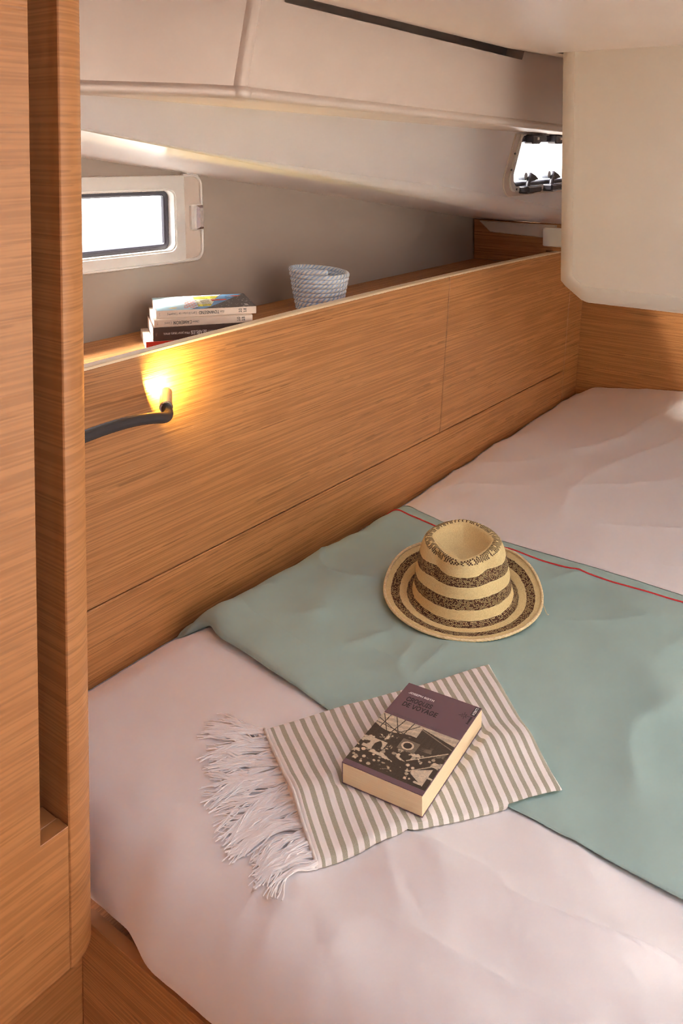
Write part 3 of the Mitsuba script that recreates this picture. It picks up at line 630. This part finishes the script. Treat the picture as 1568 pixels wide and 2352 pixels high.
def sepia(gx, gy):      # gx across, gy down
    rg = np.random.default_rng(11)
    sky = 0.62 - 0.28 * np.abs(np.sin((gy * 0.9 + gx * 0.25) * 34 + 2 * nf(gx * 4, gy * 4, 1))) * 0.55
    skyline = 0.23 + 0.10 * gx + 0.05 * np.sin(gx * 9)
    v = np.where(gy < skyline, sky, 0.035)
    v = np.where((gx > 0.55) & (gy > 0.04 + 0.25 * (gx - 0.55)) & (gy < 0.55), 0.03 + 0.02 * nf(gx * 60, gy * 6, 3), v)
    crowd = sst(0.25, 0.42, gy + 0.06 * nz(gx * 8, gy * 8, 2))
    n1 = nf(gx * 13 + 3 * nz(gx * 5, gy * 5, 8), gy * 15, 5, 4)
    v = np.maximum(v, crowd * sst(0.58, 0.68, n1) * 0.6 * (gy < 0.95) * (1 - 0.75 * ((gx > 0.6) & (gy < 0.5))))
    for _ in range(46):
        cx, cy, r0 = rg.uniform(0.02, 0.98), rg.uniform(0.48, 0.95), rg.uniform(0.010, 0.026)
        v = np.where(((gx - cx) / 1.0) ** 2 + ((gy - cy) * 0.95) ** 2 < r0 ** 2, rg.uniform(0.3, 0.75), v)
    def line(x0, y0, x1, y1, w, val):
        nonlocal v
        dx, dy = x1 - x0, y1 - y0; t = np.clip(((gx - x0) * dx + (gy - y0) * dy) / (dx * dx + dy * dy), 0, 1)
        dd = np.hypot(gx - x0 - t * dx, gy - y0 - t * dy); v = np.where(dd < w, val, v)
    for q in ((0.02, .02, .22, .36), (0.1, 0, .08, .4), (.18, 0, .36, .34), (.3, .0, .24, .34), (.42, .0, .38, .34), (.5, .02, .3, .3), (0, .2, .5, .26), (.0, .12, .4, .3)):
        line(*q, 0.006, 0.04)
    line(0.62, 0.66, 0.98, 0.30, 0.008, 0.55); line(0.70, 0.82, 0.99, 0.52, 0.008, 0.45); line(.55, .06, .99, .22, .008, .2)
    hole = np.hypot(gx - 0.52, gy - 0.42); v = np.where((np.abs(gx - 0.53) < 0.11) & (np.abs(gy - 0.42) < 0.10), 0.16, v)
    v = np.where(hole < 0.075, 0.62, v); v = np.where(hole < 0.052, 0.03, v)
    bell = ((gx - 0.86) / 0.10 < 1) & (gx > 0.74) & (np.abs(gy - 0.80) < 0.13 * (gx - 0.70) / 0.2)
    v = np.where(bell & (gx < 0.94), 0.55 + 0.2 * nz(gx * 30, gy * 12, 4), v)
    bell2 = (gx > 0.05) & (gx < 0.30) & (np.abs(gy - 0.60) < 0.10) & (nz(gx * 14, gy * 10, 17) > 0.48)
    v = np.where(bell2, 0.55, v)
    v = v * (0.8 + 0.4 * nf(gx * 70, gy * 70, 6, 2))
    return np.stack([v * 0.95 + 0.012, v * 0.80 + 0.006, v * 0.58 + 0.006], -1)
raster(bk, 'photograph', 0.002 * W, 0.992 * W, -0.405 * L, -0.955 * L, 230, 210, sepia)
tag('paperback__photograph', 'sepia photograph of a ship deck crowded with people')

# ------------------------------------------------------------------ stack of paperbacks on the shelf
SP = np.array([0.79, -0.613])            # along the spines, to the right in the picture
def stack_book(key, left, z1, t, l, w, cover, yaw=0.0, paper='paper_white'):
    a = math.atan2(SP[1], SP[0]) + yaw
    el = np.array([math.cos(a), math.sin(a)])      # down the page: from the head (left in the picture) to the foot
    return Book(key, (left[0], left[1], z1), (-el[1], el[0]), w, l, t, cover, paper)
b4 = stack_book('paperback_001', (1.020, 1.222), 1.1100, 0.0145, 0.178, 0.118, 'cover_bone', 0.05)
obj('paperback_001__spine_band', b4.put(rbox([-0.0003, -b4.l, -b4.t], [0.0002, 0, 0], 0.0001)), 'cover_red')
b3 = stack_book('paperback_002', (1.031, 1.216), 1.1340, 0.0238, 0.178, 0.125, 'cover_umber', 0.04)
b2 = stack_book('paperback_003', (1.0335, 1.2155), 1.1475, 0.0133, 0.178, 0.126, 'cover_bone', 0.035)
b1 = stack_book('paperback_004', (1.0455, 1.2235), 1.1612, 0.0135, 0.182, 0.140, 'cover_bone', 0.02)
tag('paperback_001', 'red-spined paperback, lowest of the stack on the shelf', 'book', 'books')
tag('paperback_002', 'thick dark brown paperback with white spine lettering, third down in the shelf stack', 'book', 'books')
tag('paperback_003', 'thin bone-coloured paperback directly under the topmost book of the shelf stack', 'book', 'books')
tag('paperback_004', 'paperback with a colourful blue and yellow cover on top of the shelf stack', 'book', 'books')
def spine(b, parts, zc_):
    for part, txt, h, y, ink, bold, width in parts: b.spine_text(part, txt, h, y, zc_ + h * 0.5, ink, bold, width)
def imprint(b, y0, zc_):
    for txt, y in (('10', y0), ('18', y0 - 0.0088)): b.spine_text('imprint_lettering', txt, 0.0052, y, zc_ - 0.0038, 'ink_black', True, 0.0072, -math.pi / 2)
spine(b1, [('author_lettering', 'Sue', 0.0040, -0.1225, 'ink_black', False, 0.0075), ('author_lettering', 'TOWNSEND', 0.0056, -0.1135, 'ink_black', True, 0.037), ('title_lettering', 'Dans la peau de Coventry', 0.0040, -0.0725, 'ink_black', False, 0.053)], -0.0067)
imprint(b1, -0.1545, -0.0067)
spine(b2, [('author_lettering', 'Claire', 0.0040, -0.0800, 'ink_black', False, 0.0115), ('author_lettering', 'CAMERON', 0.0056, -0.0670, 'ink_black', True, 0.0325), ('title_lettering', 'L’ours', 0.0040, -0.0310, 'ink_black', False, 0.0125)], -0.0065)
imprint(b2, -0.1545, -0.0065)
spine(b3, [('author_lettering', 'John', 0.0044, -0.1080, 'ink_white', False, 0.010), ('author_lettering', 'SEARLES', 0.0064, -0.0965, 'ink_white', True, 0.029), ('title_lettering', 'Pitié pour leurs âmes', 0.0044, -0.0650, 'ink_white', False, 0.046)], -0.0122)
for b, zc_, ink in ((b1, -0.0067, 'ink_tan'), (b2, -0.0065, 'ink_tan'), (b3, -0.0122, 'ink_tan')): b.spine_text('number_lettering', '5171' if b is b1 else '4981', 0.0022, -0.0068, zc_ - 0.003, ink, False, 0.006, -math.pi / 2)
def art(gx, gy):           # gx from spine to fore edge, gy from head to foot
    C = np.empty(gx.shape + (3,)); C[:] = (0.45, 0.66, 0.74)
    C[nf(gx * 3, gy * 4, 3) > 0.55] = (0.55, 0.74, 0.79)
    bx, by = gx * 13, gy * 17; off = np.floor(bx) % 2 * 0.5
    brick = (gy > 0.27 + 0.08 * gx) & (gy < 0.55) & ((bx % 1) > 0.28) & (((by + off) % 1) > 0.3) & (nz(np.floor(bx) * 3.1, np.floor(by + off) * 2.7, 4) > 0.25)
    C[brick] = (0.62, 0.25, 0.22)
    edge = 0.44 + 0.42 * gx ** 0.8
    C[gy > edge] = (0.055, 0.05, 0.052)
    C[(gy > edge - 0.10) & (gy < edge + 0.10 * gx + 0.01)] = (0.10, 0.24, 0.42)
    C[np.abs(gy - edge + 0.11) < 0.008] = (0.05, 0.03, 0.06)
    win = (gx > 0.18) & (gx < 0.93) & (gy > 0.43) & (gy < 0.52 + 0.20 * gx)
    C[win] = (0.80, 0.68, 0.06); C[win & (gx > 0.32) & (gx < 0.70)] = (0.82, 0.78, 0.55)
    C[win & (((gx * 11) % 1) > 0.62) & (((gy * 8 + 0.4) % 1) > 0.25)] = (0.06, 0.04, 0.03)
    C[(np.abs(gx - 0.60) < 0.05) & (gy > 0.60) & (gy < 0.76)] = (0.45, 0.06, 0.05)
    C[(np.hypot((gx - 0.84) * 1.2, (gy - 0.885)) < 0.05 + 0.015 * np.sin(gx * 60))] = (0.62, 0.12, 0.09)
    C[(np.hypot((gx - 0.84) * 2, (gy - 0.82)) < 0.03)] = (0.8, 0.8, 0.8)
    C[(np.hypot(gx - 0.15, gy - 0.17) < 0.04)] = (0.82, 0.74, 0.35)
    sp = (gy > edge + 0.05) & (nz(gx * 40, gy * 50, 6) > 0.90); C[sp] = (0.45, 0.45, 0.45)
    return C
raster(b1, 'picture', 0.0006, b1.w - 0.0004, -0.0005, -b1.l + 0.0005, 150, 200, art); tag('paperback_004__picture', 'bright illustrated cover picture')
for txt, x in (('10', 0.012), ('18', 0.022)): b1.text('imprint_lettering', txt, 0.006, x, -b1.l + 0.012, 'ink_white', True, 0.008)

# ------------------------------------------------------------------ rope basket
BC, BT = np.array([1.500, 1.214, 1.0955]), 0.0054
def basket_r(z): return 0.0455 + 0.0165 * (z / 0.085) ** 0.85
turns, per = 8.6, 150
ph = np.linspace(0, turns * 2 * math.pi, int(turns * per)) - 2.2 - (turns % 1) * 2 * math.pi
hz = BT + (ph - ph[0]) / (2 * math.pi) * 0.0098
rr = basket_r(hz); tail = np.clip(1 - (len(ph) - np.arange(len(ph))) / 24.0, 0, 1)
hz = hz + 0.004 * tail; rr = rr + 0.004 * tail
tilt = 0.075
px_, py_ = rr * np.cos(ph), rr * np.sin(ph)
lean = (px_ * 0.61 - py_ * 0.79)          # to the right in the picture
path = np.c_[BC[0] + px_, BC[1] + py_, BC[2] + hz - tilt * lean * (hz / 0.09) - 0.0]
bs = np.linspace(0, 1, 700); a2 = bs ** 0.5 * 2 * math.pi * 4; r2 = basket_r(0) * bs ** 0.5 * 0.98
flat = np.c_[BC[0] + r2 * np.cos(a2), BC[1] + r2 * np.sin(a2), np.full(700, BC[2] + BT)]
PITCHR = 0.0300
def rope(path, sides=14):
    m = sweep(path, BT, sides, cap=True, lobes=lambda s, a: 0.93 + 0.09 * np.abs(np.cos(1.5 * (a + s / PITCHR * 2 * math.pi))))
    s = np.concatenate([[0], np.cumsum(np.linalg.norm(np.diff(path, axis=0), axis=1))])
    uv = np.stack(np.meshgrid(s, np.arange(sides) / sides, indexing='ij'), -1).reshape(-1, 2)
    # the phase as two smooth coordinates, so that it may wrap around the rope
    phz = 2 * math.pi * (uv[:, 1] + uv[:, 0] / PITCHR)
    uv = np.c_[np.cos(phz), np.sin(phz)]; uv = np.vstack([uv, [[1, 0], [1, 0]]])
    return m, uv
def rope_col(p, n, uv):
    a = dr.atan2(uv.y, uv.x) / (2 * math.pi) + 0.5
    a = a * 3; f = a - dr.floor(a)
    t = smoothstep(0.54, 0.62, f) * smoothstep(1.0, 0.93, f)
    return mix(mix((0.93, 0.92, 0.89), (0.86, 0.84, 0.80), smoothstep(0.2, 0.0, f)), (0.33, 0.48, 0.68), t)
scene['rope'] = {'type': 'twosided', 'b': {'type': 'principled', 'base_color': mikit.proc(rope_col), 'roughness': 0.85, 'specular': 0.2}}
m, uv = rope(path); obj('rope_basket__coil', m, 'rope', smooth=True, uv=uv)
m, uv = rope(flat); obj('rope_basket__base', m, 'rope', smooth=True, uv=uv)
tag('rope_basket', 'small basket of coiled white and blue rope standing on the wooden shelf', 'basket')

# ------------------------------------------------------------------ flexible reading lamp
P('lamp_rubber', (0.022, 0.02, 0.024), 0.42)
tag('reading_lamp', 'black flexible reading lamp lit in front of the side panel', 'lamp')
tip, ring_ = np.array([0.9325, 1.070, 1.0665]), np.array([0.9055, 1.039, 1.0535]); ax = (tip - ring_) / np.linalg.norm(tip - ring_)
arm = spline([[0.622, 0.950, 1.083], [0.70, 0.966, 1.079], [0.79, 0.990, 1.070], [0.862, 1.008, 1.055], [0.893, 1.022, 1.0475], ring_ + ax * 0.002], 70)
obj('reading_lamp__arm', sweep(arm, 0.0083, 18), 'lamp_rubber', smooth=50)
e1 = np.cross(ax, [0, 0, 1]); e1 /= np.linalg.norm(e1); e2 = np.cross(ax, e1)
def lathe(profile, n=40):       # (distance along ax from the ring, radius)
    a = np.arange(n) * 2 * math.pi / n
    return grid(np.stack([ring_ + ax * d + r_ * (np.cos(a)[:, None] * e1 + np.sin(a)[:, None] * e2) for d, r_ in profile]), close_v=True)
L_ = np.linalg.norm(tip - ring_)
obj('reading_lamp__head', lathe([(0.004, 0.0070), (0.004, 0.0096), (L_ - 0.0008, 0.0098), (L_, 0.0094), (L_, 0.0086), (L_ - 0.0014, 0.0084), (L_ - 0.0016, 0.0)]), 'satin_metal', smooth=40)
obj('reading_lamp__collar', lathe([(-0.001, 0.0072), (-0.001, 0.0098), (0.001, 0.0104), (0.0035, 0.0104), (0.0045, 0.0098)]), 'chrome', smooth=30)
key = obj('reading_lamp__diode', lathe([(L_ - 0.0010, 0.0072), (L_ - 0.0010, 0.0001)]), 'white_plastic')
mm = lathe([(L_ - 0.0010, 0.0001), (L_ - 0.0010, 0.0072)]); nrm = mm.face_normals[np.argmax(mm.area_faces)]
if nrm @ ax < 0: mm.invert()
scene[key] = {**mikit.ply(mm, 'white_plastic'), 'emitter': {'type': 'area', 'radiance': {'type': 'rgb', 'value': [900.0, 660.0, 150.0]}}}
obj('reading_lamp__wall_mount', sweep([[0.619, 0.950, 1.083], [0.632, 0.952, 1.083]], 0.014, 24), 'lamp_rubber', smooth=40)

# ------------------------------------------------------------------ straw hat
HC = np.array([1.327, 0.752]); fwd = np.array([-0.88, -0.475]); fwd /= np.linalg.norm(fwd); lat = np.array([fwd[1], -fwd[0]])   # lat: to the right in the picture is -lat
NT = 320
th = np.arange(NT) * 2 * math.pi / NT
front = np.cos(th)                                     # 1 at the front
def bumpf(c, w): return np.exp(-((np.angle(np.exp(1j * (th - c)))) / w) ** 2)
pinch = bumpf(0.62, 0.28) + bumpf(-0.62, 0.28)
def ell(rf, rb, rs, p=2.0):    # front, back and side radii
    rx = np.where(front > 0, rf, rb); return 1 / ((np.abs(np.cos(th)) / rx) ** p + (np.abs(np.sin(th)) / rs) ** p) ** (1 / p)
one = np.ones(NT)
brim_up = 0.034 * sst(0.25, -0.85, front) + 0.005 * np.abs(np.sin(th)) ** 2
tear = ell(0.082, 0.058, 0.052, 1.45)                  # teardrop rim of the crown, pointed to the front
keys = [  # t, radius(theta), height(theta)
    (0.0, 0.0005 * one, 0.073 * one), (1.0, 0.18 * tear, 0.0735 * one), (2.0, 0.48 * tear, 0.079 + 0.003 * front), (3.0, 0.80 * tear, 0.0945 + 0.002 * front), (3.8, 0.97 * tear, 0.1055 - 0.001 * front),
    (4.4, 1.07 * tear + 0.002, 0.1075 - 0.003 * front), (5.0, ell(0.088, 0.071, 0.066, 1.75) - 0.007 * pinch, 0.103 - 0.004 * front - 0.005 * pinch), (6.0, ell(0.092, 0.077, 0.073, 1.9) - 0.0125 * pinch, 0.087 - 0.003 * front),
    (7.0, ell(0.094, 0.083, 0.078) - 0.007 * pinch, 0.068 * one), (8.0, ell(0.096, 0.089, 0.082) - 0.002 * pinch, 0.047 * one), (9.0, ell(0.099, 0.093, 0.085), 0.026 * one),
    (9.8, ell(0.102, 0.096, 0.088), 0.012 * one + 0.1 * brim_up), (10.5, ell(0.108, 0.101, 0.094), 0.0065 + 0.2 * brim_up), (11.5, ell(0.119, 0.112, 0.106), 0.0055 + 0.45 * brim_up), (12.5, ell(0.130, 0.124, 0.123), 0.0050 + 0.72 * brim_up),
    (13.6, ell(0.141, 0.134, 0.136), 0.0035 + 1.0 * brim_up)]
tk = np.array([k[0] for k in keys]); RK = np.stack([k[1] for k in keys]); ZK = np.stack([k[2] for k in keys])
ts = np.linspace(0, 13.6, 210)
from scipy.interpolate import PchipInterpolator
RR = PchipInterpolator(tk, RK)(ts); ZZ = PchipInterpolator(tk, ZK)(ts)
wob = 0.0012 * (nf(np.cos(th) * 3 + 5, np.sin(th) * 3 + ts[:, None], 3) - 0.5) * np.clip(ts / 4, 0, 1)[:, None]
hx = lambda R_, th_: (np.cos(th_)[..., None] * fwd + np.sin(th_)[..., None] * lat) * R_[..., None]
xy = HC + hx(RR + wob, np.broadcast_to(th, RR.shape))
# rest the brim on the blanket
bz = ground_z(xy[-1, :, 0], xy[-1, :, 1]); H0 = float(np.max(bz - ZZ[-1])) + 0.0012
cen = ground_z(*xy[150:, :, :].reshape(-1, 2).T).reshape(-1, NT); H0 = max(float(np.max(cen - ZZ[150:])) + 0.0006, H0 - 0.006)
G = np.concatenate([xy, (ZZ + H0)[..., None]], -1)
dR = np.gradient(RR, axis=0); dZ = np.gradient(ZZ, axis=0); arc = np.cumsum(np.hypot(np.diff(RR, axis=0, prepend=0), np.diff(ZZ, axis=0, prepend=ZZ[:1])), axis=0)
# woven relief
CELL = 0.0021
NCELL = 250
tt = np.broadcast_to(ts[:, None], RR.shape)
uvh = np.stack([np.broadcast_to(th[None] / (2 * math.pi) * NCELL, RR.shape), arc.mean(1)[:, None] / CELL + 0 * RR], -1)
# close the seam with its own column so that uv does not wrap
G2 = np.concatenate([G, G[:, :1]], 1); uv2 = np.concatenate([uvh, np.stack([np.full((len(ts), 1), NCELL), uvh[:, :1, 1]], -1)], 1); tt2 = np.concatenate([tt, tt[:, :1]], 1)
am = arc.mean(1); vt = lambda t: float(np.interp(t, ts, am)) / CELL
B = [vt(t) for t in (4.05, 5.05, 6.25, 7.15, 8.05, 8.85, 9.75, 10.75, 11.75, 12.60)]
def straw(p, n, uv):
    u, v = uv.x, uv.y
    row = dr.floor(v); fu = u + 0.5 * (row - 2 * dr.floor(row / 2)); cu = dr.floor(fu)
    fx, fy = fu - cu - 0.5, v - row - 0.5
    rnd = mikit.cell_rand(cu, row, 3)
    base = mix((0.60, 0.46, 0.215), (0.76, 0.61, 0.32), 0.3 + 0.5 * rnd + 0.2 * noise(p.x * 60, p.y * 60, p.z * 60))
    gap = smoothstep(0.36, 0.5, dr.maximum(dr.abs(fx), dr.abs(fy))); base = mix(base, (0.44, 0.31, 0.14), 0.55 * gap)
    wob_ = 0.45 * (noise(u * 0.4, 3.0) - 0.5)
    def band(a, b): return smoothstep(a - 0.25, a + 0.05, v + wob_) * smoothstep(b + 0.25, b - 0.05, v + wob_)
    full = band(B[2], B[3]) + band(B[4], B[5]) + band(B[6], B[7]) + band(B[8], B[9])
    dot = smoothstep(0.36, 0.22, dr.sqrt(dr.square(fx * 0.9) + dr.square(fy))) * dr.select(mikit.cell_rand(cu, row, 9) > 0.30, 1.0, 0.0)
    brown = mix((0.05, 0.019, 0.009), (0.085, 0.034, 0.016), rnd)
    c = mix(base, mix(brown, base, 0.85 * dot), dr.clip(full, 0, 1))
    row2 = dr.floor(v / 2.2); f2 = u * 0.42 + 0.5 * (row2 - 2 * dr.floor(row2 / 2)); c2 = dr.floor(f2)
    ringb = band(B[0], B[1]); dash = smoothstep(0.36, 0.24, dr.abs(f2 - c2 - 0.5)) * dr.select(mikit.cell_rand(c2, row2, 4) > 0.2, 1.0, 0.0)
    return mix(c, brown, ringb * dash)
def straw_h(p, n, uv):
    row = dr.floor(uv.y); fu = uv.x + 0.5 * (row - 2 * dr.floor(row / 2)); fx, fy = fu - dr.floor(fu) - 0.5, uv.y - row - 0.5
    return 1 - 2.2 * (dr.square(fx) + dr.square(fy))
bump('woven_straw', {'type': 'principled', 'base_color': mikit.proc(straw), 'roughness': 0.65, 'specular': 0.3}, straw_h, 0.0007, 2e-4)
cut = int(np.searchsorted(ts, 9.8))
obj('straw_hat__crown', grid(G2[:cut + 1]), 'woven_straw', smooth=True, uv=uv2[:cut + 1].reshape(-1, 2))
obj('straw_hat__brim', grid(G2[cut:]), 'woven_straw', smooth=True, uv=uv2[cut:].reshape(-1, 2))
tag('straw_hat', 'straw hat with brown woven stripes and pinched crown on the turquoise blanket', 'hat')
P('straw_braid', mikit.proc(lambda p, n, uv: mix((0.58, 0.43, 0.22), (0.76, 0.62, 0.38), noise(p.x * 420, p.y * 420, p.z * 420))), 0.65, 0.3)
e = np.concatenate([G[-1], G[-1, :1]]); e = spline(e, 900); e[:, 2] += 0.0005
obj('straw_hat__braid', sweep(e, 0.0026, 9, lobes=lambda s, a: 0.82 + 0.28 * np.abs(np.cos(1.0 * (a - s / 0.012 * 2 * math.pi)))), 'straw_braid', smooth=True); tag('straw_hat__braid', 'plaited straw edge')
le = G[-1, int(NT * 0.78)]
obj('straw_hat__loose_straw', sweep(spline([le, le + [-0.004, -0.006, 0.002], le + [-0.006, -0.010, -0.004], le + [-0.003, -0.014, -0.010]], 16), 0.0006, 6), 'straw_braid', smooth=60)
